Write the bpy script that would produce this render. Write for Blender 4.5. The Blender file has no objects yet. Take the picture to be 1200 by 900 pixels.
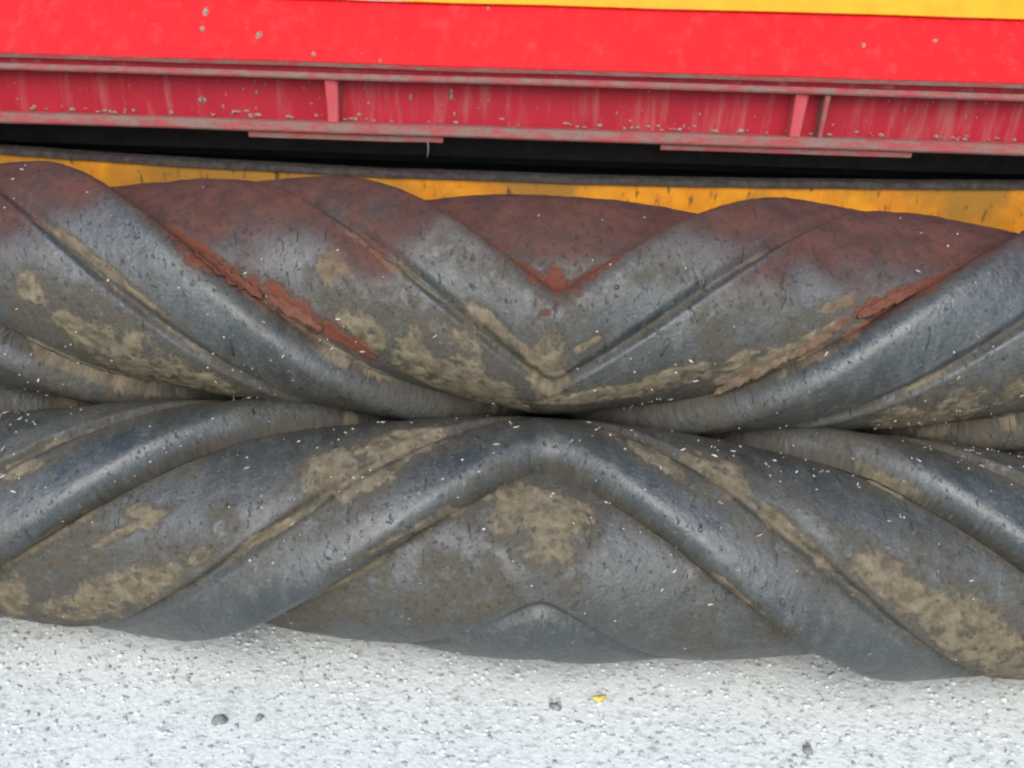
import bpy, bmesh, math, random
import numpy as np
from mathutils import Matrix, Vector

R_ = math.radians
scene = bpy.context.scene
COL = scene.collection
random.seed(7)

# ------------------------------------------------------------------ camera
cam_d = bpy.data.cameras.new('camera')
cam = bpy.data.objects.new('camera', cam_d)
COL.objects.link(cam)
cam_d.sensor_width = 36.0
cam_d.lens = 30.0
cam_d.clip_start = 0.02
cam_d.clip_end = 300
rows = ((0.9985517, 0.0336548, 0.0419746), (-0.0523079, 0.4247987, 0.9037754), (0.0125856, -0.9046621, 0.4259439))
m4 = Matrix(rows).transposed().to_4x4()
m4.translation = Vector((-0.02855, -0.8046949, 0.67858755))
cam.matrix_world = m4
cam_d.dof.use_dof = True
cam_d.dof.focus_distance = 0.84
cam_d.dof.aperture_fstop = 3.5
scene.camera = cam

# ------------------------------------------------------------------ sky, sun, exposure
world = bpy.data.worlds.new('World')
scene.world = world
world.use_nodes = True
wn = world.node_tree
wn.nodes.clear()
wo = wn.nodes.new('ShaderNodeOutputWorld')
wb = wn.nodes.new('ShaderNodeBackground')
ws = wn.nodes.new('ShaderNodeTexSky')
ws.sky_type = 'NISHITA'
ws.sun_disc = False
SUN_EL, SUN_AZ = 42.0, 185.0          # azimuth: clockwise from +Y
ws.sun_elevation = R_(SUN_EL)
ws.sun_rotation = R_(SUN_AZ)
ws.air_density = 1.0
ws.dust_density = 2.2
ws.ozone_density = 1.0
wb.inputs['Strength'].default_value = 0.15
wn.links.new(ws.outputs[0], wb.inputs[0])
wn.links.new(wb.outputs[0], wo.inputs[0])

sun_d = bpy.data.lights.new('sun', 'SUN')
sun_d.energy = 1.2
sun_d.angle = R_(60)
sun_d.color = (1.0, 0.995, 0.98)
sun = bpy.data.objects.new('sun', sun_d)
COL.objects.link(sun)
az, el = R_(SUN_AZ), R_(SUN_EL)
to_sun = Vector((math.sin(az) * math.cos(el), math.cos(az) * math.cos(el), math.sin(el)))
sun.rotation_euler = to_sun.to_track_quat('Z', 'Y').to_euler()

vs = scene.view_settings
vs.view_transform = 'Standard'
vs.look = 'None'
vs.exposure = 0.8
vs.gamma = 1.0
vs.use_curve_mapping = False
scene.cycles.filter_width = 2.3
scene.cycles.max_bounces = 6


# ------------------------------------------------------------------ helpers
def tag(o, label=None, cat=None, group=None, kind=None):
    for k, v in (('label', label), ('category', cat), ('group', group), ('kind', kind)):
        if v:
            o[k] = v
    return o


def empty(name, loc=(0, 0, 0)):
    o = bpy.data.objects.new(name, None)
    o.empty_display_size = 0.05
    COL.objects.link(o)
    o.location = loc
    return o


def link(name, me, mat, parent=None, smooth=False):
    o = bpy.data.objects.new(name, me)
    COL.objects.link(o)
    if mat:
        me.materials.append(mat)
    if smooth:
        me.shade_smooth()
    if parent:
        o.parent = parent
    return o


def np_mesh(name, V, Q, attrs=None):
    """mesh from numpy verts (n,3) and faces (m,3|4)"""
    me = bpy.data.meshes.new(name)
    n, k = Q.shape
    me.vertices.add(len(V))
    me.vertices.foreach_set('co', np.ascontiguousarray(V, dtype=np.float32).ravel())
    me.loops.add(n * k)
    me.loops.foreach_set('vertex_index', np.ascontiguousarray(Q, dtype=np.int32).ravel())
    me.polygons.add(n)
    me.polygons.foreach_set('loop_start', np.arange(0, n * k, k, dtype=np.int32))
    me.update(calc_edges=True)
    for an, av in (attrs or {}).items():
        if av.ndim == 1:
            a = me.attributes.new(an, 'FLOAT', 'POINT')
            a.data.foreach_set('value', np.ascontiguousarray(av, dtype=np.float32))
        else:
            a = me.attributes.new(an, 'FLOAT_VECTOR', 'POINT')
            a.data.foreach_set('vector', np.ascontiguousarray(av, dtype=np.float32).ravel())
    return me


def vnoise(P, seed=0):
    """smooth value noise in 0..1 on (n,3) points"""
    I = np.floor(P).astype(np.int64)
    Fr = P - I
    U = Fr * Fr * (3 - 2 * Fr)
    out = np.zeros(len(P))
    for dx in (0, 1):
        for dy in (0, 1):
            for dz in (0, 1):
                h = (I[:, 0] + dx) * 374761393 + (I[:, 1] + dy) * 668265263 + (I[:, 2] + dz) * 2147483647 + seed * 1274126177
                h = (h ^ (h >> 13)) * 1274126177
                h = (h ^ (h >> 16)) & 0xffff
                w = (U[:, 0] if dx else 1 - U[:, 0]) * (U[:, 1] if dy else 1 - U[:, 1]) * (U[:, 2] if dz else 1 - U[:, 2])
                out += w * (h / 65535.0)
    return out


def fbm(P, f, octv=4, seed=0):
    a, s, t = 1.0, 0.0, 0.0
    for i in range(octv):
        s = s + a * vnoise(P * f + 17.3 * i, seed + i)
        t += a
        a *= 0.5
        f *= 2.03
    return s / t


def smooth01(x, a, b):
    t = np.clip((x - a) / (b - a), 0, 1)
    return t * t * (3 - 2 * t)


class NT:
    """small node-tree builder"""
    def __init__(self, name):
        self.m = bpy.data.materials.new(name)
        self.m.use_nodes = True
        self.t = self.m.node_tree
        self.p = self.t.nodes['Principled BSDF']

    def n(self, typ, **kw):
        nd = self.t.nodes.new(typ)
        for k, v in kw.items():
            if k.startswith('i_'):
                nd.inputs[int(k[2:])].default_value = v
            else:
                setattr(nd, k, v)
        return nd

    def l(self, a, b):
        self.t.links.new(a, b)

    def noise(self, vec, scale, detail=4, rough=0.55, dist=0.0):
        nd = self.n('ShaderNodeTexNoise')
        nd.inputs['Scale'].default_value = scale
        nd.inputs['Detail'].default_value = detail
        nd.inputs['Roughness'].default_value = rough
        nd.inputs['Distortion'].default_value = dist
        if vec is not None:
            self.l(vec, nd.inputs['Vector'])
        return nd.outputs['Fac']

    def ramp(self, fac, a, b, ca=0.0, cb=1.0):
        nd = self.n('ShaderNodeMapRange', interpolation_type='SMOOTHSTEP')
        self.l(fac, nd.inputs['Value'])
        for k, v in (('From Min', a), ('From Max', b), ('To Min', ca), ('To Max', cb)):
            nd.inputs[k].default_value = v
        return nd.outputs[0]

    def math(self, op, a, b=None, clamp=False):
        nd = self.n('ShaderNodeMath', operation=op, use_clamp=clamp)
        for i, v in ((0, a), (1, b)):
            if v is None:
                continue
            if isinstance(v, (int, float)):
                nd.inputs[i].default_value = v
            else:
                self.l(v, nd.inputs[i])
        return nd.outputs[0]

    def mix(self, fac, a, b):
        nd = self.n('ShaderNodeMix', data_type='RGBA')
        for s, v in ((0, fac), (6, a), (7, b)):
            if isinstance(v, (int, float)):
                nd.inputs[s].default_value = v
            elif isinstance(v, tuple):
                nd.inputs[s].default_value = (*v, 1.0) if len(v) == 3 else v
            else:
                self.l(v, nd.inputs[s])
        return nd.outputs[2]

    def bump(self, h, strength, dist, prev=None):
        nd = self.n('ShaderNodeBump')
        nd.inputs['Strength'].default_value = strength
        nd.inputs['Distance'].default_value = dist
        self.l(h, nd.inputs['Height'])
        if prev is not None:
            self.l(prev, nd.inputs['Normal'])
        return nd.outputs[0]

    def stretch(self, vec, sc, rz=0.0):
        nd = self.n('ShaderNodeMapping')
        nd.inputs['Scale'].default_value = sc
        nd.inputs['Rotation'].default_value = (0, 0, rz)
        self.l(vec, nd.inputs['Vector'])
        return nd.outputs[0]

    def attr(self, name, vec=False):
        nd = self.n('ShaderNodeAttribute', attribute_name=name)
        return nd.outputs['Vector'] if vec else nd.outputs['Fac']

    def pos(self):
        return self.n('ShaderNodeNewGeometry').outputs['Position']

    def obj(self):
        return self.n('ShaderNodeTexCoord').outputs['Object']

    def out(self, color, rough, normal=None, spec=None):
        for k, v in (('Base Color', color), ('Roughness', rough), ('Normal', normal), ('Specular IOR Level', spec)):
            if v is None:
                continue
            if isinstance(v, (int, float)):
                self.p.inputs[k].default_value = v
            elif isinstance(v, tuple):
                self.p.inputs[k].default_value = (*v, 1.0)
            else:
                self.l(v, self.p.inputs[k])
        return self.m


# ------------------------------------------------------------------ materials
def mat_rubber():
    b = NT('worn_black_rubber')
    st = b.attr('st', True)                      # metres along the roll / round the roll
    mud, red, brown = b.attr('mud'), b.attr('red'), b.attr('brown')
    big = b.noise(st, 14, 3, 0.6)
    fine = b.noise(st, 280, 4, 0.65)
    mid = b.noise(st, 95, 5, 0.7)
    grit = b.noise(st, 900, 2, 0.6)
    base = b.mix(b.ramp(big, 0.3, 0.7), (0.016, 0.023, 0.024), (0.042, 0.054, 0.054))
    # scuffed, greyed patches
    sc = b.noise(b.stretch(st, (1, 0.45, 1), 0.5), 60, 5, 0.72)
    base = b.mix(b.ramp(sc, 0.42, 0.72, 0, 0.65), base, (0.088, 0.096, 0.092))
    base = b.mix(b.ramp(fine, 0.42, 0.62, 0.55, 0.0), base, (0.014, 0.017, 0.018))
    # nicks and cuts
    ck = b.noise(b.stretch(st, (1, 0.30, 1), 0.35), 130, 1, 0.4, 0.8)
    nick = b.ramp(ck, 0.72, 0.77)
    ck2 = b.noise(b.stretch(st, (0.4, 1, 1), -0.6), 70, 1, 0.4, 1.2)
    nick = b.math('MAXIMUM', nick, b.ramp(ck2, 0.78, 0.81))
    base = b.mix(b.math('MULTIPLY', nick, 0.8), base, (0.009, 0.009, 0.009))
    # dried dust specks
    sp = b.noise(st, 210, 3, 0.75)
    base = b.mix(b.ramp(sp, 0.60, 0.68, 0, 0.6), base, (0.17, 0.155, 0.125))
    pit = b.noise(b.stretch(st, (1, 0.8, 1), 0.9), 150, 4, 0.75)
    base = b.mix(b.ramp(pit, 0.60, 0.69, 0, 0.6), base, (0.010, 0.011, 0.011))
    # red-brown soil film and brown film where settled; red also darkens for shade
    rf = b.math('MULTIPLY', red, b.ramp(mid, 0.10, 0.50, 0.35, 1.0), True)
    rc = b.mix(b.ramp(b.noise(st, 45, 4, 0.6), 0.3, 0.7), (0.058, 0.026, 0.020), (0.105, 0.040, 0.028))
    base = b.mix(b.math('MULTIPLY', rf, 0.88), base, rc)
    bf = b.math('MULTIPLY', b.math('SUBTRACT', brown, red, True), b.ramp(mid, 0.22, 0.60), True)
    bc = b.mix(fine, (0.048, 0.040, 0.029), (0.120, 0.098, 0.066))
    base = b.mix(b.math('MULTIPLY', bf, 0.85), base, bc)
    mudc = b.mix(b.ramp(b.noise(st, 60, 5, 0.7), 0.3, 0.7), (0.085, 0.070, 0.046), (0.200, 0.168, 0.112))
    mudc = b.mix(b.math('MULTIPLY', red, 0.95, True), mudc, b.mix(fine, (0.085, 0.024, 0.014), (0.19, 0.055, 0.030)))
    mudc = b.mix(b.ramp(grit, 0.52, 0.68, 0, 0.55), mudc, (0.085, 0.072, 0.052))
    edge = b.math('ADD', mud, b.math('MULTIPLY', b.math('SUBTRACT', fine, 0.5), 0.7))
    mf = b.ramp(b.math('ADD', edge, b.math('MULTIPLY', b.math('SUBTRACT', mid, 0.5), 0.8)), 0.22, 0.70)
    col = b.mix(mf, base, mudc)
    film = b.math('MAXIMUM', b.math('MAXIMUM', rf, bf), mf)
    rough = b.math('ADD', b.math('MULTIPLY', film, 0.42), b.ramp(sc, 0.35, 0.7, 0.30, 0.50), True)
    h = b.math('ADD', b.math('MULTIPLY', fine, 0.55), b.math('MULTIPLY', grit, b.ramp(mud, 0.25, 0.6, 0.15, 0.9)))
    h = b.math('SUBTRACT', h, b.math('ADD', b.math('MULTIPLY', nick, 1.2), b.math('MULTIPLY', b.ramp(pit, 0.58, 0.68), 0.7)))
    nrm = b.bump(h, 0.7, 0.0020)
    b.l(b.ramp(film, 0.0, 0.8, 0.9, 0.2), b.p.inputs['Specular IOR Level'])
    return b.out(col, rough, nrm)


def mat_paint(name, c0, c1, dust=0.35, rough=0.42, spec=0.4):
    b = NT(name)
    p = b.pos()
    n1 = b.noise(p, 9, 5, 0.6)
    streak = b.noise(b.stretch(p, (60, 60, 7)), 1, 5, 0.65)
    speck = b.noise(p, 240, 3, 0.6)
    base = b.mix(b.ramp(n1, 0.3, 0.7), c0, c1)
    base = b.mix(b.ramp(streak, 0.48, 0.8, 0, dust), base, (0.33, 0.23, 0.20))
    base = b.mix(b.ramp(speck, 0.68, 0.75, 0, dust + 0.1), base, (0.36, 0.28, 0.24))
    r = b.math('ADD', b.ramp(streak, 0.4, 0.8, rough, rough + 0.3), 0.0)
    return b.out(base, r, b.bump(b.noise(p, 70, 4, 0.6), 0.15, 0.002), spec)


def mat_dusty_edge():
    b = NT('dusty_red_edge')
    p = b.pos()
    n1 = b.noise(b.stretch(p, (0.35, 1, 1)), 110, 6, 0.7)
    c = b.mix(b.ramp(n1, 0.38, 0.62), (0.20, 0.135, 0.115), (0.31, 0.055, 0.06))
    c = b.mix(b.ramp(b.noise(p, 300, 3, 0.6), 0.5, 0.7, 0, 0.7), c, (0.13, 0.10, 0.085))
    return b.out(c, 0.9, b.bump(n1, 0.5, 0.002), 0.2)


def mat_yellow_worn():
    b = NT('worn_yellow_paint')
    p = b.pos()
    n1 = b.noise(p, 26, 6, 0.65)
    n2 = b.noise(b.stretch(p, (1, 1, 0.35)), 130, 4, 0.6)
    c = b.mix(b.ramp(n1, 0.35, 0.65), (0.72, 0.29, 0.008), (0.56, 0.20, 0.010))
    c = b.mix(b.ramp(b.noise(p, 7, 4, 0.6), 0.42, 0.60, 0, 0.8), c, (0.24, 0.13, 0.02))
    c = b.mix(b.ramp(n2, 0.58, 0.70, 0, 0.9), c, (0.05, 0.03, 0.015))
    return b.out(c, 0.5, b.bump(n2, 0.25, 0.001), 0.4)


def mat_plain(name, c0, c1, rough, scale=40, spec=0.3, bump=0.2):
    b = NT(name)
    p = b.pos()
    n1 = b.noise(p, scale, 5, 0.65)
    return b.out(b.mix(b.ramp(n1, 0.35, 0.65), c0, c1), rough, b.bump(n1, bump, 0.002), spec)


def mat_ground():
    b = NT('fine_pale_aggregate')
    p = b.pos()
    big = b.noise(p, 5, 4, 0.6)
    g = b.noise(b.stretch(p, (0.6, 1, 1)), 260, 5, 0.7)
    v = b.n('ShaderNodeTexVoronoi')
    v.inputs['Scale'].default_value = 210
    b.l(p, v.inputs['Vector'])
    c = b.mix(b.ramp(big, 0.3, 0.7), (0.555, 0.595, 0.565), (0.64, 0.675, 0.64))
    c = b.mix(b.ramp(g, 0.35, 0.7), c, (0.73, 0.76, 0.72))
    c = b.mix(b.ramp(b.noise(b.stretch(p, (0.55, 1, 1)), 150, 4, 0.7), 0.50, 0.70, 0, 0.7), c, (0.26, 0.275, 0.265))
    h = b.math('ADD', g, b.math('MULTIPLY', v.outputs['Distance'], -0.6))
    return b.out(c, 0.85, b.bump(h, 0.35, 0.0025), 0.1)


def mat_stones(name, lo, hi):
    b = NT(name)
    t = b.attr('tone')
    c = b.mix(t, lo, hi)
    c = b.mix(b.ramp(b.noise(b.pos(), 600, 3, 0.6), 0.4, 0.7, 0, 0.35), c, (0.3, 0.3, 0.29))
    return b.out(c, 0.8, None, 0.35)


M = {
    'rubber': mat_rubber(),
    'red': mat_paint('glossy_red_paint', (0.57, 0.009, 0.013), (0.59, 0.010, 0.014), 0.10, 0.5, 0.2),
    'red_web': mat_paint('shaded_dusty_red_paint', (0.28, 0.008, 0.020), (0.34, 0.012, 0.026), 0.42, 0.55, 0.2),  # dusty, and base darkened for the shade below the lip
    'red_dusty': mat_paint('dust_coated_red_paint', (0.42, 0.055, 0.07), (0.50, 0.085, 0.10), 0.5, 0.6, 0.2),
    'edge': mat_dusty_edge(),
    'yellow': mat_plain('bright_yellow_paint', (0.72, 0.26, 0.006), (0.75, 0.30, 0.008), 0.5, 30, 0.2),
    'yellow_worn': mat_yellow_worn(),
    'black': mat_plain('black_steel_and_shade', (0.010, 0.010, 0.012), (0.02, 0.018, 0.02), 0.7),  # near black also stands for deep shade in the cavity and nip
    'dark_edge': mat_plain('grimy_dark_steel', (0.030, 0.026, 0.024), (0.075, 0.064, 0.055), 0.8, 120),
    'steel': mat_plain('dull_steel', (0.16, 0.155, 0.15), (0.24, 0.235, 0.23), 0.5),
    'ground': mat_ground(),
    'stones': mat_stones('mixed_pale_grit', (0.34, 0.36, 0.345), (0.66, 0.69, 0.66)),
    'dark_stone': mat_plain('dark_grey_stone', (0.15, 0.155, 0.155), (0.26, 0.265, 0.26), 0.8, 300),
    'yellow_leaf': mat_plain('yellow_leaf', (0.45, 0.36, 0.06), (0.60, 0.50, 0.12), 0.7, 200),
    'chaff': mat_stones('pale_straw_chaff', (0.30, 0.26, 0.18), (0.72, 0.72, 0.68)),
    'mud_fleck': mat_plain('dried_mud_fleck', (0.17, 0.13, 0.105), (0.30, 0.24, 0.20), 0.95, 300),
}

# soil patches on the rolls: roll, kind (t tan mud, r red soil, b brown soil), x metres, angle degrees, two half-axes (dx, dangle)
PATCHES = [
    ('U', 't', -0.495, -15.1, 0.015, -4.0, -0.007, -5.8), ('U', 't', -0.469, -26.7, 0.012, -3.5, -0.007, -5.4), ('U', 't', -0.443, -38.1, 0.025, -13.8, -0.017, -9.7),
    ('U', 't', -0.405, -56.8, 0.034, -20.6, -0.021, -17.7), ('U', 't', -0.349, -70.5, 0.049, -16.9, -0.014, -17.0), ('U', 't', -0.213, 5.5, 0.016, 0.4, 0.002, -8.4),
    ('U', 't', -0.179, -26.2, 0.03, -11.9, -0.01, -7.0), ('U', 't', -0.131, -42.2, 0.04, -16.7, -0.014, -12.7), ('U', 't', -0.068, -62.2, 0.057, -22.1, -0.007, -22.2),
    ('U', 't', -0.007, -42.3, 0.016, 0.5, 0.002, -16.1), ('U', 't', 0.045, -54.9, 0.062, 6.1, 0.002, -5.3), ('U', 't', 0.117, -40.4, 0.04, 9.9, 0.004, -4.7),
    ('U', 't', 0.179, -30.6, 0.033, 10.4, 0.005, -3.9), ('U', 't', -0.058, -18.8, 0.026, -9.4, -0.004, -3.0), ('U', 't', -0.17, 12.7, 0.032, -11.0, -0.003, -3.0),
    ('U', 't', -0.431, -0.2, 0.067, -22.6, -0.002, -1.7), ('U', 't', 0.032, -23.9, 0.015, 5.0, 0.002, -1.8), ('U', 't', 0.163, -44.0, 0.013, 6.4, 0.008, -6.2),
    ('U', 'b', 0.207, -29.8, 0.039, 13.3, 0.005, -4.2), ('U', 'r', 0.312, 3.5, 0.03, 8.9, 0.003, -3.2), ('U', 'b', 0.251, -16.0, 0.029, 9.9, 0.003, -2.4),
    ('U', 'r', 0.375, 21.9, 0.04, 14.6, 0.002, -3.2), ('U', 't', 0.373, -61.1, 0.048, 10.8, 0.014, -13.6), ('U', 't', 0.445, -37.9, 0.009, 0.3, 0.005, -6.7),
    ('U', 't', 0.264, 0.3, 0.015, 3.1, 0.002, -3.0), ('U', 'r', -0.345, 11.4, 0.058, -22.4, -0.005, -4.2), ('U', 'r', -0.26, -13.1, 0.047, -14.7, -0.006, -4.5),
    ('U', 'r', -0.204, -30.3, 0.033, -11.5, -0.005, -3.8), ('U', 'r', -0.054, 19.7, 0.055, -23.7, -0.004, -3.2), ('U', 'r', 0.001, 1.5, 0.016, 0.4, 0.001, -8.2),
    ('U', 'r', 0.06, 20.7, 0.061, 27.0, 0.003, -3.2), ('U', 'f', -0.002, 36.9, 0.1, 4.0, 0.0, -21.7), ('L', 't', -0.492, 20.0, 0.02, 6.2, 0.005, -3.3),
    ('L', 't', -0.415, -40.3, 0.063, 13.6, -0.002, -11.0), ('L', 't', -0.359, -28.6, 0.035, 12.4, 0.005, -7.4), ('L', 't', -0.321, -15.0, 0.017, 4.7, 0.003, -3.7),
    ('L', 'b', -0.251, -1.2, 0.06, 19.0, 0.002, -1.6), ('L', 'b', -0.17, 25.9, 0.038, 14.5, 0.008, -5.8), ('L', 't', -0.196, 31.8, 0.028, 11.6, 0.01, -7.1),
    ('L', 't', -0.142, 43.9, 0.043, 14.1, 0.008, -9.6), ('L', 't', -0.029, 17.3, 0.028, 6.0, 0.008, -9.7), ('L', 't', 0.001, -1.3, 0.02, 0.5, 0.001, -8.5),
    ('L', 't', 0.011, 14.4, 0.024, 0.6, 0.001, -12.0), ('L', 't', -0.378, 4.0, 0.011, 0.3, 0.001, -3.1), ('L', 't', -0.369, -0.5, 0.007, 0.2, 0.001, -3.1),
    ('L', 't', -0.4, -8.4, 0.035, 10.4, 0.002, -1.7), ('L', 't', 0.321, -12.1, 0.037, -12.2, -0.008, -6.8), ('L', 't', 0.379, -31.7, 0.049, -17.8, -0.005, -10.5),
    ('L', 't', 0.439, -49.2, 0.055, -21.3, 0.01, -20.6), ('L', 't', 0.167, 33.8, 0.022, -11.6, -0.01, -6.1), ('L', 'b', 0.223, 10.4, 0.033, -12.3, -0.005, -2.9),
    ('L', 'b', -0.118, 4.0, 0.041, 11.7, 0.002, -1.7), ('L', 'b', -0.515, -58.7, 0.007, -15.2, -0.022, -16.3), ('L', 'b', 0.174, -16.4, 0.041, -13.8, -0.002, -1.8),
    ('L', 'b', 0.096, 44.2, 0.033, -13.5, -0.004, -4.1),
]
PH_U, PH_L = 0.0, -43.0

# ------------------------------------------------------------------ ground
GZ = 0.022
bm = bmesh.new()
bmesh.ops.create_grid(bm, x_segments=24, y_segments=24, size=40)
bmesh.ops.translate(bm, vec=(0, 0, GZ), verts=bm.verts)
me = bpy.data.meshes.new('ground')
bm.to_mesh(me)
bm.free()
tag(link('ground', me, M['ground']), 'pale grey fine aggregate ground under the rolls', 'ground', kind='structure')


def rock_template(seed, sub=1):
    b = bmesh.new()
    bmesh.ops.create_icosphere(b, subdivisions=sub, radius=1.0)
    r = np.random.default_rng(seed)
    V = np.array([v.co[:] for v in b.verts])
    V *= (0.75 + 0.5 * r.random((len(V), 1)))
    F = np.array([[v.index for v in f.verts] for f in b.faces])
    b.free()
    return V, F


def scatter(name, n, xr, yr, smin, smax, zf, mat, seed, pw=2.5):
    r = np.random.default_rng(seed)
    tm = [rock_template(seed + i) for i in range(5)]
    Vs, Fs, Ts, off = [], [], [], 0
    for i in range(n):
        V, F = tm[i % 5]
        s = smin + (smax - smin) * r.random() ** pw
        sc = s * np.array([1.0 + 0.5 * r.random(), 0.7 + 0.4 * r.random(), 0.45 + 0.35 * r.random()])
        a = r.random() * 6.283
        W = V * sc
        c, sn = math.cos(a), math.sin(a)
        W = np.stack([W[:, 0] * c - W[:, 1] * sn, W[:, 0] * sn + W[:, 1] * c, W[:, 2]], 1)
        W += np.array([xr[0] + (xr[1] - xr[0]) * r.random(), yr[0] + (yr[1] - yr[0]) * r.random(), GZ + sc[2] * zf])
        Vs.append(W)
        Fs.append(F + off)
        t = r.random()
        Ts.append(np.full(len(V), t * t if t < 0.35 else 0.35 + 0.65 * (t - 0.35) / 0.65))
        off += len(V)
    me = np_mesh(name, np.concatenate(Vs), np.concatenate(Fs), {'tone': np.concatenate(Ts)})
    return link(name, me, mat)


tag(scatter('loose_grit', 11000, (-0.75, 0.75), (-0.36, 0.06), 0.0007, 0.0030, 0.1, M['stones'], 3),
    'loose pale grit strewn over the ground', 'grit', kind='stuff')

for i, (x, y, s, lab, mt) in enumerate((
        (-0.313, -0.193, 0.008, 'largest dark grey pebble on the pale grit', 'dark_stone'),
        (0.271, -0.188, 0.006, 'dark pebble on the grit beneath the right arm of the lower roll', 'dark_stone'),
        (0.022, -0.152, 0.006, 'flat brownish grey pebble beside the yellow leaf scrap', 'dark_stone'),
        (-0.275, -0.186, 0.0045, 'small grey pebble next to the largest dark pebble', 'dark_stone'))):
    V, F = rock_template(40 + i, 2)
    V = V * np.array([s, s * 0.75, s * 0.45])
    o = link('pebble', np_mesh('pebble', V, F), M[mt], smooth=True)
    o.location = (x * 0.97, y - 0.015, GZ + s * 0.3)
    o.rotation_euler[2] = i * 1.3
    tag(o, lab, 'pebble', 'dark pebbles on the grit')

# a scrap of yellow leaf
lv = np.array([(math.cos(a) * 0.008 * (1 + 0.25 * math.sin(3 * a)), math.sin(a) * 0.004, 0.0015 * math.cos(2 * a)) for a in np.linspace(0, 6.283, 13)[:-1]])
V = np.concatenate([lv, lv + (0, 0, 0.0009), [(0, 0, 0.0012), (0, 0, 0.0022)]])
F = []
for i in range(12):
    j = (i + 1) % 12
    F += [(i, 24, j), (12 + i, 12 + j, 25), (i, j, 12 + j), (i, 12 + j, 12 + i)]
o = link('leaf_scrap', np_mesh('leaf_scrap', V, np.array(F)), M['yellow_leaf'], smooth=True)
o.location = (0.065, -0.155, GZ + 0.0045)
o.rotation_euler = (0.1, 0.05, 0.3)
tag(o, 'small yellow scrap of leaf lying on the pale grit', 'leaf')

# ------------------------------------------------------------------ machine frame (cross-section in Y,Z swept along X)
TILT = 0.016
frame = empty('machine_frame', (0, 0.2, 0.0))
tag(frame, 'red and yellow farm machine frame behind and above the two rolls', 'machine')
XL = 0.86


def tz(x):
    return TILT * (x + 0.06)


def sweep(name, prof, mat, parent, x0=-XL, x1=XL, seg=60, wob=0.0, seed=0, bevel=0.0012, bend=0.0):
    """closed Y,Z profile swept along X, with slight dents; coordinates are world, stored relative to the frame"""
    n = len(prof)
    xs = np.linspace(x0, x1, seg + 1)
    r = np.random.default_rng(seed)
    V = []
    for x in xs:
        for k, (y, z) in enumerate(prof):
            V.append((x, y - 0.2, z + tz(x) + bend * ((x + 0.04) / 0.6) ** 2))
    V = np.array(V)
    if wob:
        V[:, 1] += wob * (fbm(V, 9, 3, seed) - 0.5) * 2
        V[:, 2] += wob * (fbm(V + 5, 9, 3, seed + 9) - 0.5) * 2
    b = bmesh.new()
    bv = [b.verts.new(v) for v in V]
    for i in range(seg):
        for k in range(n):
            k2 = (k + 1) % n
            b.faces.new((bv[i * n + k], bv[i * n + k2], bv[(i + 1) * n + k2], bv[(i + 1) * n + k]))
    b.faces.new([bv[k] for k in range(n)][::-1])
    b.faces.new([bv[seg * n + k] for k in range(n)])
    bmesh.ops.recalc_face_normals(b, faces=b.faces[:])
    if bevel:
        es = [e for e in b.edges if len(e.link_faces) == 2 and e.calc_face_angle(0) > 0.6 and abs(e.verts[0].co.x - e.verts[1].co.x) > 1e-5]
        bmesh.ops.bevel(b, geom=es, offset=bevel, segments=2, affect='EDGES', clamp_overlap=True)
    me = bpy.data.meshes.new(name)
    b.to_mesh(me)
    b.free()
    return link(name, me, mat, parent)


# bright leaning red panel with a folded bottom edge
hood = sweep('hood_panel', [(0.196, 0.592), (0.2575, 0.6560), (0.2605, 0.6540), (0.201, 0.590)], M['red'], frame, wob=0.0012, seed=1)
sweep('folded_edge', [(0.1945, 0.5925), (0.1990, 0.5900), (0.2030, 0.5870), (0.1965, 0.5872)], M['edge'], hood, wob=0.0008, seed=2, bevel=0.0006)
# yellow panel above the red one; unseen top extended to block sky and fill reflections
sweep('yellow_panel', [(0.2505, 0.6552), (0.335, 0.83), (0.60, 0.86), (0.60, 0.855), (0.338, 0.825), (0.2615, 0.6572)], M['yellow'], frame, wob=0.001, seed=3)
# channel under the panel: upper rail, dusty ledge, recessed web, bottom flange
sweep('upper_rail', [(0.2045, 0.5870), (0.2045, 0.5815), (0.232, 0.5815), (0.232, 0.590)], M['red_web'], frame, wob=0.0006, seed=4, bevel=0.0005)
sweep('dusty_ledge', [(0.1985, 0.5815), (0.1975, 0.5755), (0.2010, 0.5735), (0.230, 0.5735), (0.230, 0.5815)], M['edge'], frame, wob=0.0008, seed=5, bevel=0.001)
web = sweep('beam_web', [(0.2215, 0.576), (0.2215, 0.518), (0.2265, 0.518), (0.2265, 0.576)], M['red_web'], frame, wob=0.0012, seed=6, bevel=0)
sweep('bottom_flange', [(0.1965, 0.5275), (0.1950, 0.5170), (0.1985, 0.5150), (0.236, 0.5150), (0.236, 0.5240), (0.2215, 0.5260)], M['edge'], frame, wob=0.0010, seed=7, bevel=0.001)
# hanging edge strips under the flange
for x0, x1, s in ((-0.36, -0.135, 31), (0.115, 0.40, 32)):
    sweep('edge_strip', [(0.200, 0.5160), (0.2005, 0.5085), (0.2055, 0.5080), (0.207, 0.5160)], M['edge'], frame, x0, x1, 24, 0.0012, s, 0.0006)


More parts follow.
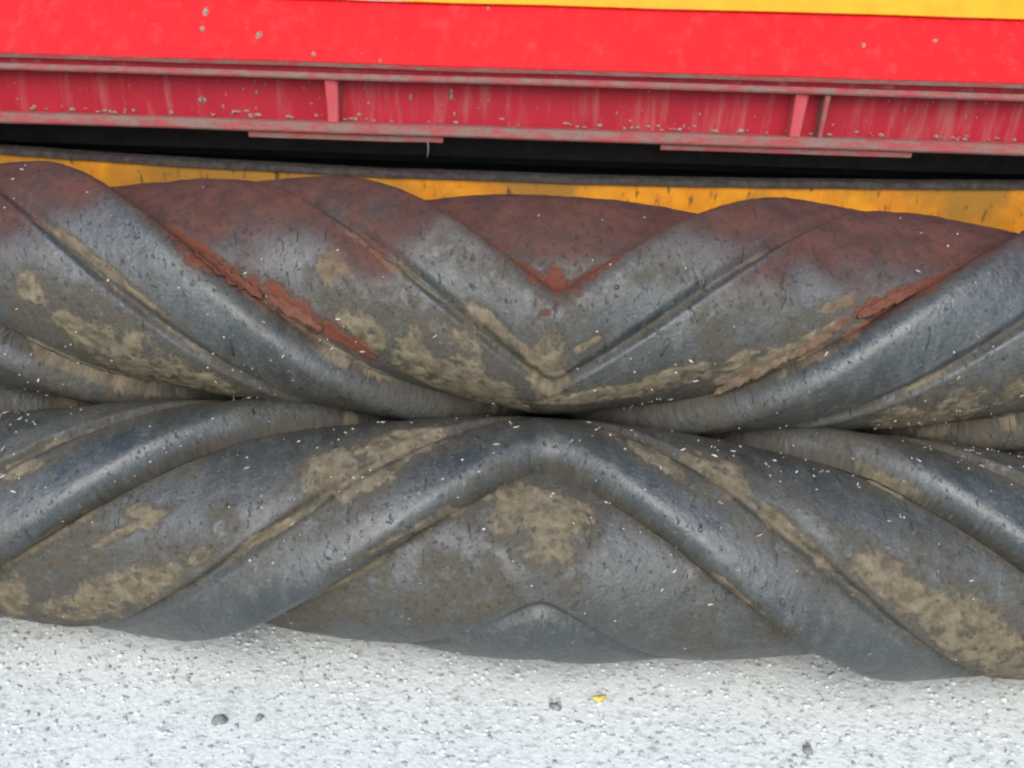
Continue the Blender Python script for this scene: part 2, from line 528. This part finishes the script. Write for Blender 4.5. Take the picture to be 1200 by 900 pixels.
def gusset(x, w, lean, mat):
    b = bmesh.new()
    prof = [(-w / 2, 0.201), (w / 2, 0.201 + lean), (w / 2, 0.2220), (-w / 2, 0.2220)]
    lo = [b.verts.new((x + px * 0.8, py - 0.2 + 0.002, 0.5265 + tz(x))) for px, py in prof]
    hi = [b.verts.new((x + px, py - 0.2, 0.5740 + tz(x))) for px, py in prof]
    for i in range(4):
        j = (i + 1) % 4
        b.faces.new((lo[i], lo[j], hi[j], hi[i]))
    b.faces.new(lo[::-1])
    b.faces.new(hi)
    bmesh.ops.recalc_face_normals(b, faces=b.faces[:])
    bmesh.ops.bevel(b, geom=b.edges[:], offset=0.001, segments=2, affect='EDGES')
    me = bpy.data.meshes.new('gusset')
    b.to_mesh(me)
    b.free()
    return link('gusset', me, mat, frame)


gusset(-0.262, 0.014, 0.004, M['red_dusty'])
gusset(0.266, 0.016, 0.004, M['red_dusty'])
gusset(0.294, 0.006, 0.0, M['edge'])

# opening under the beam, its deep shade set in black sheets, then the yellow deflector behind the upper roll
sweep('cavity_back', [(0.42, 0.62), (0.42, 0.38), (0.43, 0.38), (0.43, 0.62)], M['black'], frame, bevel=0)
sweep('cavity_roof', [(0.238, 0.5190), (0.238, 0.5240), (0.425, 0.5340), (0.425, 0.5290)], M['black'], frame, bevel=0)  # roof added to keep light out of the cavity
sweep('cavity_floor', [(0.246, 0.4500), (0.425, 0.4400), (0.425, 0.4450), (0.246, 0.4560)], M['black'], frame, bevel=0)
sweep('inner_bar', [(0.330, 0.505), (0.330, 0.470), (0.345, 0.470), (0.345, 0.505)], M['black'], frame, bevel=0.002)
defl = sweep('deflector_plate', [(0.2400, 0.4610), (0.2385, 0.20), (0.2435, 0.20), (0.2450, 0.4610)], M['yellow_worn'], frame, wob=0.0015, seed=9, bevel=0.0008, bend=0.011)
sweep('dark_top_edge', [(0.2350, 0.4590), (0.2350, 0.4665), (0.2470, 0.4690), (0.2470, 0.4612)], M['dark_edge'], defl, wob=0.0016, seed=10, bevel=0.0008, bend=0.011)

sweep('nip_gap_blocker', [(0.2300, 0.375), (0.2300, 0.03), (0.2370, 0.03), (0.2370, 0.375)], M['black'], frame, bevel=0.001)  # black plate added to darken the view between the rolls

# side plates carrying everything, out of the picture to left and right
for sx in (-1, 1):
    b = bmesh.new()
    bmesh.ops.create_cube(b, size=1.0)
    bmesh.ops.scale(b, vec=(0.012, 0.62, 0.638), verts=b.verts)
    bmesh.ops.translate(b, vec=(sx * (XL - 0.02), 0.11, 0.341), verts=b.verts)
    bmesh.ops.bevel(b, geom=b.edges[:], offset=0.002, segments=2, affect='EDGES')
    me = bpy.data.meshes.new('side_plate')
    b.to_mesh(me)
    b.free()
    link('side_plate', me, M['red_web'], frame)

# dried mud flecks and paint chips stuck on the red panels
r = np.random.default_rng(11)


def flecks(name, spots, mat, parent):
    Vs, Fs, off = [], [], 0
    for (x, y, z, ny, nz, sx, sz, ang) in spots:
        nor = np.array([0, ny, nz])
        nor = nor / np.linalg.norm(nor)
        up = np.array([0, -nor[2], nor[1]]) * (1 if nor[1] >= 0 else -1)
        rt = np.array([1.0, 0, 0])
        k = 9
        ring = []
        for i in range(k):
            a = 6.283 * i / k + ang
            q = 0.65 + 0.6 * r.random()
            ring.append(rt * math.cos(a) * sx * q + up * math.sin(a) * sz * q)
        ring = np.array(ring)
        c = np.array([x, y - 0.2, z + tz(x)])
        V = np.concatenate([ring + c - nor * 0.001, ring * 0.8 + c + nor * 0.0009, [c + nor * 0.0014]])
        F = []
        for i in range(k):
            j = (i + 1) % k
            F += [(i, j, k + j), (i, k + j, k + i), (k + i, k + j, 2 * k)]
        Vs.append(V)
        Fs.append(np.array(F) + off)
        off += len(V)
    o = link(name, np_mesh(name, np.concatenate(Vs), np.concatenate(Fs)), mat, parent)
    o['kind'] = 'stuff'
    return o


sp = []
for i in range(110):                                   # along the foot of the web
    sp.append((r.uniform(-0.75, 0.75), 0.2211, 0.5275 + abs(r.normal(0, 0.0028)), -1, 0.05, r.uniform(0.0012, 0.0045), r.uniform(0.0008, 0.0026), r.random() * 6))
for i in range(45):                                    # thrown up the web
    sp.append((r.uniform(-0.75, 0.75), 0.2211, 0.531 + r.random() * 0.04, -1, 0.05, r.uniform(0.0006, 0.0016), r.uniform(0.001, 0.0032), 0))
for x, z in ((-0.06 - 0.115, 0.556), (-0.128, 0.563), (-0.128, 0.557), (-0.42, 0.545), (-0.415, 0.545)):
    sp.append((x, 0.2211, z, -1, 0.05, 0.0022, 0.0038, 0))
flecks('dried_mud_flecks', sp, M['mud_fleck'], web)
sp = []
for x, t, a, b_ in ((-0.345, 0.38, 0.0035, 0.005), (-0.280, 0.12, 0.0028, 0.003), (-0.41, 0.72, 0.004, 0.006), (-0.41, 0.45, 0.003, 0.004), (-0.205, 0.05, 0.002, 0.003), (-0.09, 0.9, 0.002, 0.002), (0.33, 0.5, 0.002, 0.003), (0.41, 0.6, 0.003, 0.002)):
    sp.append((x, 0.196 + 0.0625 * t - 0.0006, 0.592 + 0.065 * t + 0.0006, -0.0615, 0.06, a, b_, 0))
flecks('paint_chips', sp, M['mud_fleck'], hood)

# a short dry straw caught under the beam edge
b = bmesh.new()
prev = None
for i in range(9):
    f = i / 8
    ring = []
    for k in range(6):
        a = k * math.pi / 3
        rad = 0.0009 * (1 - 0.5 * f)
        ring.append(b.verts.new((-0.155 + 0.003 * math.sin(f * 2.6) + rad * math.cos(a), 0.2015 - 0.2 + rad * math.sin(a), 0.5175 + tz(-0.155) - 0.026 * f)))
    if prev:
        for k in range(6):
            b.faces.new((prev[k], prev[(k + 1) % 6], ring[(k + 1) % 6], ring[k]))
    else:
        b.faces.new(ring[::-1])
    prev = ring
b.faces.new(prev)
bmesh.ops.recalc_face_normals(b, faces=b.faces[:])
me = bpy.data.meshes.new('straw')
b.to_mesh(me)
b.free()
o = link('straw', me, M['mud_fleck'], None, True)
o.location = (0, 0.2, 0)
tag(o, 'short dry straw hanging from the lower edge of the red beam', 'straw')

# ------------------------------------------------------------------ conditioner rolls
TH = R_(30.0)
NIP_Z, VC = 0.26, 0.1180
RV, RC = 0.0990, 0.1295
LEAD = 0.00263                 # metres along the roll per degree of wrap
GR = 0.40                      # share of a lug taken by the rounded rib
XH = 0.74


FLAKES = [
    ('U', ((0.161, -53.7), (0.194, -38.8), (0.226, -26.2)), 0.008, 0.25, 1.0),
    ('U', ((0.223, -28.5), (0.241, -21.5), (0.262, -14.7)), 0.006, 0.40, 1.0),
    ('U', ((0.284, -5.1), (0.309, 2.2), (0.340, 10.8)), 0.006, 0.9, 1.0),
    ('U', ((-0.350, 12.0), (-0.310, -1.6), (-0.281, -10.4)), 0.005, 0.95, 1.0),
    ('U', ((-0.277, -10.3), (-0.249, -18.2), (-0.224, -25.7)), 0.006, 0.8, 1.0),
]


def profile(s):
    """lug height: sharp valley at 0 and 1, rounded rib, groove at GR, long sloping land"""
    H = RC - RV
    u = np.clip(s / GR, 0, 1)
    rise = np.clip(1 - np.clip(1 - u / 0.29, 0, 1) ** 2.2, 0, 1) ** 0.55
    rib = H * (rise - 0.34 * smooth01(u, 0.22, 1.05) - 0.22 * smooth01(u, 0.86, 1.0))
    w = np.clip((s - GR) / (1 - GR), 0, 1)
    land = H * (0.44 + 0.27 * smooth01(w, 0.0, 0.07) + 0.09 * smooth01(w, 0.05, 0.3)) * (1 - w ** 1.25)
    return RV + np.where(s <= GR, rib, land)


def make_roll(name, sign, phase, label, key):
    """sign +1: lugs make a V on the camera side (upper roll); -1: mirrored (lower roll)"""
    cy, cz = sign * VC * math.sin(TH), NIP_Z + sign * VC * math.cos(TH)
    root = empty(name, (0, cy, cz))
    tag(root, label, 'roller', 'pair of rubber conditioner rolls')
    nx, = (820,)
    xs = np.linspace(-XH, XH, nx + 1)
    sr = GR * (1 - (1 - np.linspace(0, 1, 57)) ** 1.0)
    sl = GR + (1 - GR) * np.linspace(0, 1, 87)
    sall = np.concatenate([sr, sl[1:]])
    ns = len(sall)
    X, S = np.meshgrid(xs, sall, indexing='ij')
    sm = 0.004 if sign > 0 else 0.013
    ax = np.sqrt(X * X + sm ** 2) - sm * 0.6
    pts_for_chaff = []
    for j in range(3):
        # angle from the camera-facing direction, degrees
        phi = phase + j * 120.0 + ax / LEAD - S * 120.0          # upper convention
        # slow wander of the moulded ribs
        wob = 1.6 * (vnoise(np.stack([X.ravel() * 9, np.full(X.size, j * 3.1), S.ravel() * 0 + sign], 1), 5).reshape(X.shape) - 0.5)
        phi = phi + wob
        if sign < 0:
            phi = -phi
        ph = ((phi + 180) % 360) - 180                            # for masks
        a = np.radians(phi)
        r0 = profile(S)
        dirv = np.stack([np.zeros_like(a), np.sin(a) * math.sin(TH) - np.cos(a) * math.cos(TH),
                         np.sin(a) * math.cos(TH) + np.cos(a) * math.sin(TH)], -1)
        P0 = np.stack([X, dirv[..., 1] * r0, dirv[..., 2] * r0], -1).reshape(-1, 3)
        n1 = fbm(P0, 38, 4, 21)
        n2 = fbm(P0, 120, 3, 33)
        n3 = fbm(P0, 12, 3, 44)
        mud = np.zeros(len(P0))
        red = np.zeros(len(P0))
        brn = np.zeros(len(P0))
        xf, pf = X.ravel(), ph.ravel()
        for (k, kind, x0, f0, axx, axf, bxx, bxf) in PATCHES:
            if k != key:
                continue
            det = axx * bxf - axf * bxx
            if abs(det) < 1e-9:
                continue
            dx, df = xf - x0, pf - f0
            near = (np.abs(dx) < 0.20) & (np.abs(df) < 80)
            u = (dx * bxf - df * bxx) / det
            v = (axx * df - axf * dx) / det
            d = np.sqrt(u * u + v * v)
            d0 = d
            d = d + (n1 - 0.5) * 2.0 + (n2 - 0.5) * 1.5
            f = np.where(near, 1 - smooth01(d, 0.55, 1.45), 0)
            brn = np.maximum(brn, np.where(near, 0.95 * (1 - smooth01(d0 + (n1 - 0.5) * 1.4, 0.7, 2.8)), 0))
            if kind == 't':
                mud = np.maximum(mud, f * (0.35 + 0.65 * smooth01(n2, 0.30, 0.46)))
            elif kind == 'f':
                red = np.maximum(red, np.where(near, 0.9 * (1 - smooth01(d0, 0.5, 1.6)), 0))
            elif kind == 'r':
                red = np.maximum(red, np.where(near, 1 - smooth01(d, 0.6, 1.7), 0))
                mud = np.maximum(mud, f * 0.62)
            else:
                brn = np.maximum(brn, np.where(near, 1 - smooth01(d, 0.5, 1.6), 0))
                mud = np.maximum(mud, f * 0.75)
        sf = S.ravel()
        vall = np.minimum(sf, 1 - sf) * 0 + np.exp(-((np.minimum(sf * 1.6, 1 - sf)) / 0.035) ** 2)
        grv = np.exp(-((sf - GR - 0.008) / 0.013) ** 2)
        # soil caught in valleys and grooves
        mud = np.maximum(mud, smooth01(n3 * 0.55 + n1 * 0.45, 0.50, 0.60) * np.maximum(vall * 0.8, grv * 0.75))
        brn = np.maximum(brn, np.maximum(vall, grv) * 0.9)
        land = smooth01(sf, GR + 0.02, GR + 0.08)
        brn = np.maximum(brn, (0.22 + 0.6 * smooth01(n3, 0.40, 0.60)) * land)
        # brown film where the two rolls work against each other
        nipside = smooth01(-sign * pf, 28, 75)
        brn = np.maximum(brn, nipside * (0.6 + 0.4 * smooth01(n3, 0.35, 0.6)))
        if sign < 0:
            ub = np.clip(sf / GR, 0, 1)
            brn = np.maximum(brn, (1 - land) * smooth01(ub + (n3 - 0.5) * 0.5, 0.42, 0.85) * 0.75 * smooth01(pf, -50, 10))
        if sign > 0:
            # red soil settled on the upper side, plus painted shade and beam reflection
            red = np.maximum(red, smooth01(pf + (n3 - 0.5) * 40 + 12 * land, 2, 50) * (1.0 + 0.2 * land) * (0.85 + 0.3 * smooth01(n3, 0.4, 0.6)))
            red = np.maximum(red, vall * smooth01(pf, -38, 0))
        red = np.clip(red, 0, 1)
        thick = 0.0016 * smooth01(mud, 0.3, 0.75) * (0.55 + 0.9 * n1)
        crack = np.abs(fbm(P0, 60, 2, 77) - 0.5)
        thick = thick * (0.45 + 0.55 * smooth01(crack, 0.0, 0.035))
        dr = thick + (n2 - 0.5) * 0.0011 * (1 + 1.4 * smooth01(mud, 0.3, 0.6)) + (n3 - 0.5) * 0.0030 + (n1 - 0.5) * 0.0042 * land * smooth01(n3, 0.40, 0.55)
        rr = r0.ravel() + dr
        # all lugs share one valley line
        D = dirv.reshape(-1, 3)
        V = np.stack([xf, D[:, 1] * rr, D[:, 2] * rr], 1)
        st = np.stack([xf, np.radians(phi).ravel() * 0.115 + j * 0.31, np.full(len(xf), 0.5 * sign)], 1)
        idx = np.arange((nx + 1) * ns).reshape(nx + 1, ns)
        q = np.stack([idx[:-1, :-1], idx[1:, :-1], idx[1:, 1:], idx[:-1, 1:]], -1)
        if sign < 0:
            q = q[..., ::-1]
        fm = mud.reshape(nx + 1, ns)
        fmud = (fm[:-1, :-1] + fm[1:, 1:] + fm[1:, :-1] + fm[:-1, 1:]) / 4 > 0.42
        kr = np.zeros((nx, ns - 1), bool)
        kr[:, :56] = True

        def part(nm, sel, parent):
            Q = q[sel].reshape(-1, 4)
            used, inv = np.unique(Q.ravel(), return_inverse=True)
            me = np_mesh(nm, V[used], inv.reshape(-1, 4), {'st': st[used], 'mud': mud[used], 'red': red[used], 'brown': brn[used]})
            return link(nm, me, M['rubber'], parent, smooth=True)

        lug = part('lug', ~kr & ~fmud, root)
        part('rib', kr & ~fmud, lug)
        dm = part('dried_mud', fmud, lug)
        dm['kind'] = 'stuff'
        front = np.nonzero((np.abs(pf) < 82) & (np.abs(xf) < 0.62))[0]
        pts_for_chaff.append((V[front] + np.array([0, cy, cz]), D[front], mud[front], pf[front]))
    # curled crusts of dried soil standing off the surface
    for (k, pts, hw, rd, mu) in FLAKES:
        if k != key:
            continue
        g = np.random.default_rng(len(root.children) + 3)
        na, nb = 26, 6
        ta = np.linspace(0, 1, na)
        px = np.interp(ta, [0, 0.5, 1], [p[0] for p in pts])
        pf_ = np.interp(ta, [0, 0.5, 1], [p[1] for p in pts])
        wid = hw * (np.sin(np.clip(ta * 0.94 + 0.03, 0, 1) * math.pi) ** 0.45) * (0.75 + 0.5 * g.random(na))
        cen = (g.random(na) - 0.5) * hw * 0.5
        Vt = []
        for side in (1, 0):
            for i in range(na):
                for q in range(nb):
                    e = -1 + 2 * q / (nb - 1)
                    arc = cen[i] + wid[i] * e
                    s_ = ((phase + abs(px[i]) / LEAD - sign * (pf_[i] + math.degrees(arc / 0.11))) / 120.0) % 1.0
                    rr_ = max(float(profile(np.array([s_]))[0]), RV + 0.004) + 0.0006 + (0.0036 if e < 0 else 0.0018) * (1 if side else 0) + 0.0010 * math.sin(i * 0.9 + q)*side
                    aa = math.radians(pf_[i]) + arc / 0.11
                    Vt.append((px[i] + 0.0008 * (g.random() - 0.5), rr_ * (math.sin(aa) * math.sin(TH) - math.cos(aa) * math.cos(TH)), rr_ * (math.sin(aa) * math.cos(TH) + math.cos(aa) * math.sin(TH))))
        Vt = np.array(Vt)
        Q = []
        n_ = na * nb
        for i in range(na - 1):
            for q in range(nb - 1):
                a0 = i * nb + q
                Q.append((a0, a0 + nb, a0 + nb + 1, a0 + 1))
                Q.append((n_ + a0, n_ + a0 + 1, n_ + a0 + nb + 1, n_ + a0 + nb))
        ring = [i * nb for i in range(na)] + [(na - 1) * nb + q for q in range(1, nb)] + [i * nb + nb - 1 for i in range(na - 2, -1, -1)] + [q for q in range(nb - 2, 0, -1)]
        for i in range(len(ring)):
            a0, a1 = ring[i], ring[(i + 1) % len(ring)]
            Q.append((a0, n_ + a0, n_ + a1, a1))
        st_ = np.stack([Vt[:, 0], Vt[:, 2], Vt[:, 1]], 1)
        me = np_mesh('soil_flake', Vt, np.array(Q), {'st': st_, 'mud': np.full(len(Vt), mu), 'red': np.full(len(Vt), rd), 'brown': np.full(len(Vt), 0.6)})
        link('soil_flake', me, M['rubber'], root)
    # steel core and shaft, closing the ends
    b = bmesh.new()
    rot = Matrix.Rotation(math.pi / 2, 4, 'Y')
    bmesh.ops.create_cone(b, cap_ends=True, segments=48, radius1=RV - 0.004, radius2=RV - 0.004, depth=XH * 2 - 0.004, matrix=rot)
    me = bpy.data.meshes.new('core')
    b.to_mesh(me)
    b.free()
    core = link('core', me, M['steel'], root, True)
    b = bmesh.new()
    bmesh.ops.create_cone(b, cap_ends=True, segments=32, radius1=0.025, radius2=0.025, depth=1.70, matrix=rot)
    bmesh.ops.bevel(b, geom=[e for e in b.edges if len(e.link_faces) == 2 and e.calc_face_angle(0) > 1], offset=0.003, segments=2, affect='EDGES')
    me = bpy.data.meshes.new('shaft')
    b.to_mesh(me)
    b.free()
    link('shaft', me, M['steel'], root, True)
    return pts_for_chaff


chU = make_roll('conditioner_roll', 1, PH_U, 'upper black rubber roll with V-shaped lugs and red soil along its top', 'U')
chL = make_roll('conditioner_roll', -1, PH_L, 'lower muddy black rubber roll with lugs peaking upwards, just above the ground', 'L')


# ------------------------------------------------------------------ bits of chaff stuck to the rolls
def chaff(name, sets, n, seed, label, sgn):
    r = np.random.default_rng(seed)
    P = np.concatenate([s[0] for s in sets])
    N = np.concatenate([s[1] for s in sets])
    F_ = np.concatenate([s[3] for s in sets])
    wgt = 0.25 + np.exp(-((sgn * F_ + 55) / 40.0) ** 2) * 1.2
    wgt *= 0.3 + 1.7 * smooth01(fbm(P, 16, 3, 91), 0.45, 0.62)
    pick = r.choice(len(P), n, replace=False, p=wgt / wgt.sum())
    Vs, Fs, Ts, off = [], [], [], 0
    for i in pick:
        nrm = N[i]
        t0 = np.array([1.0, 0, 0])
        t1 = np.cross(nrm, t0)
        a = r.normal(0.5, 0.7)
        d0 = t0 * math.cos(a) + t1 * math.sin(a)
        d1 = np.cross(nrm, d0)
        ln = 0.0007 + 0.0026 * r.random() ** 4
        wd = 0.0003 + 0.0005 * r.random()
        lift = nrm * (0.0003 + 0.0007 * r.random())
        bend = nrm * r.normal(0, 0.0005)
        c = P[i]
        pr = []
        for k, q in ((-1, 0.5), (0, 1), (1, 0.6)):
            base = c + d0 * ln * k + lift + (bend if k == 0 else 0)
            for sx, sz in ((-1, -1), (1, -1), (1, 1), (-1, 1)):
                pr.append(base + d1 * wd * sx * q + nrm * 0.0003 * sz)
        F = []
        for k in (0, 4):
            for m in range(4):
                m2 = (m + 1) % 4
                F.append((k + m, k + m2, k + 4 + m2, k + 4 + m))
        F += [(3, 2, 1, 0), (8, 9, 10, 11)]
        Vs.append(np.array(pr))
        Fs.append(np.array(F) + off)
        Ts.append(np.full(12, r.random()))
        off += 12
    o = link(name, np_mesh(name, np.concatenate(Vs), np.concatenate(Fs), {'tone': np.concatenate(Ts)}), M['chaff'])
    return tag(o, label, 'chaff', kind='stuff')


chaff('chaff', chU, 170, 5, 'pale bits of chaff stuck to the upper rubber roll', 1)
chaff('chaff', chL, 300, 6, 'pale bits of chaff stuck to the lower rubber roll', -1)
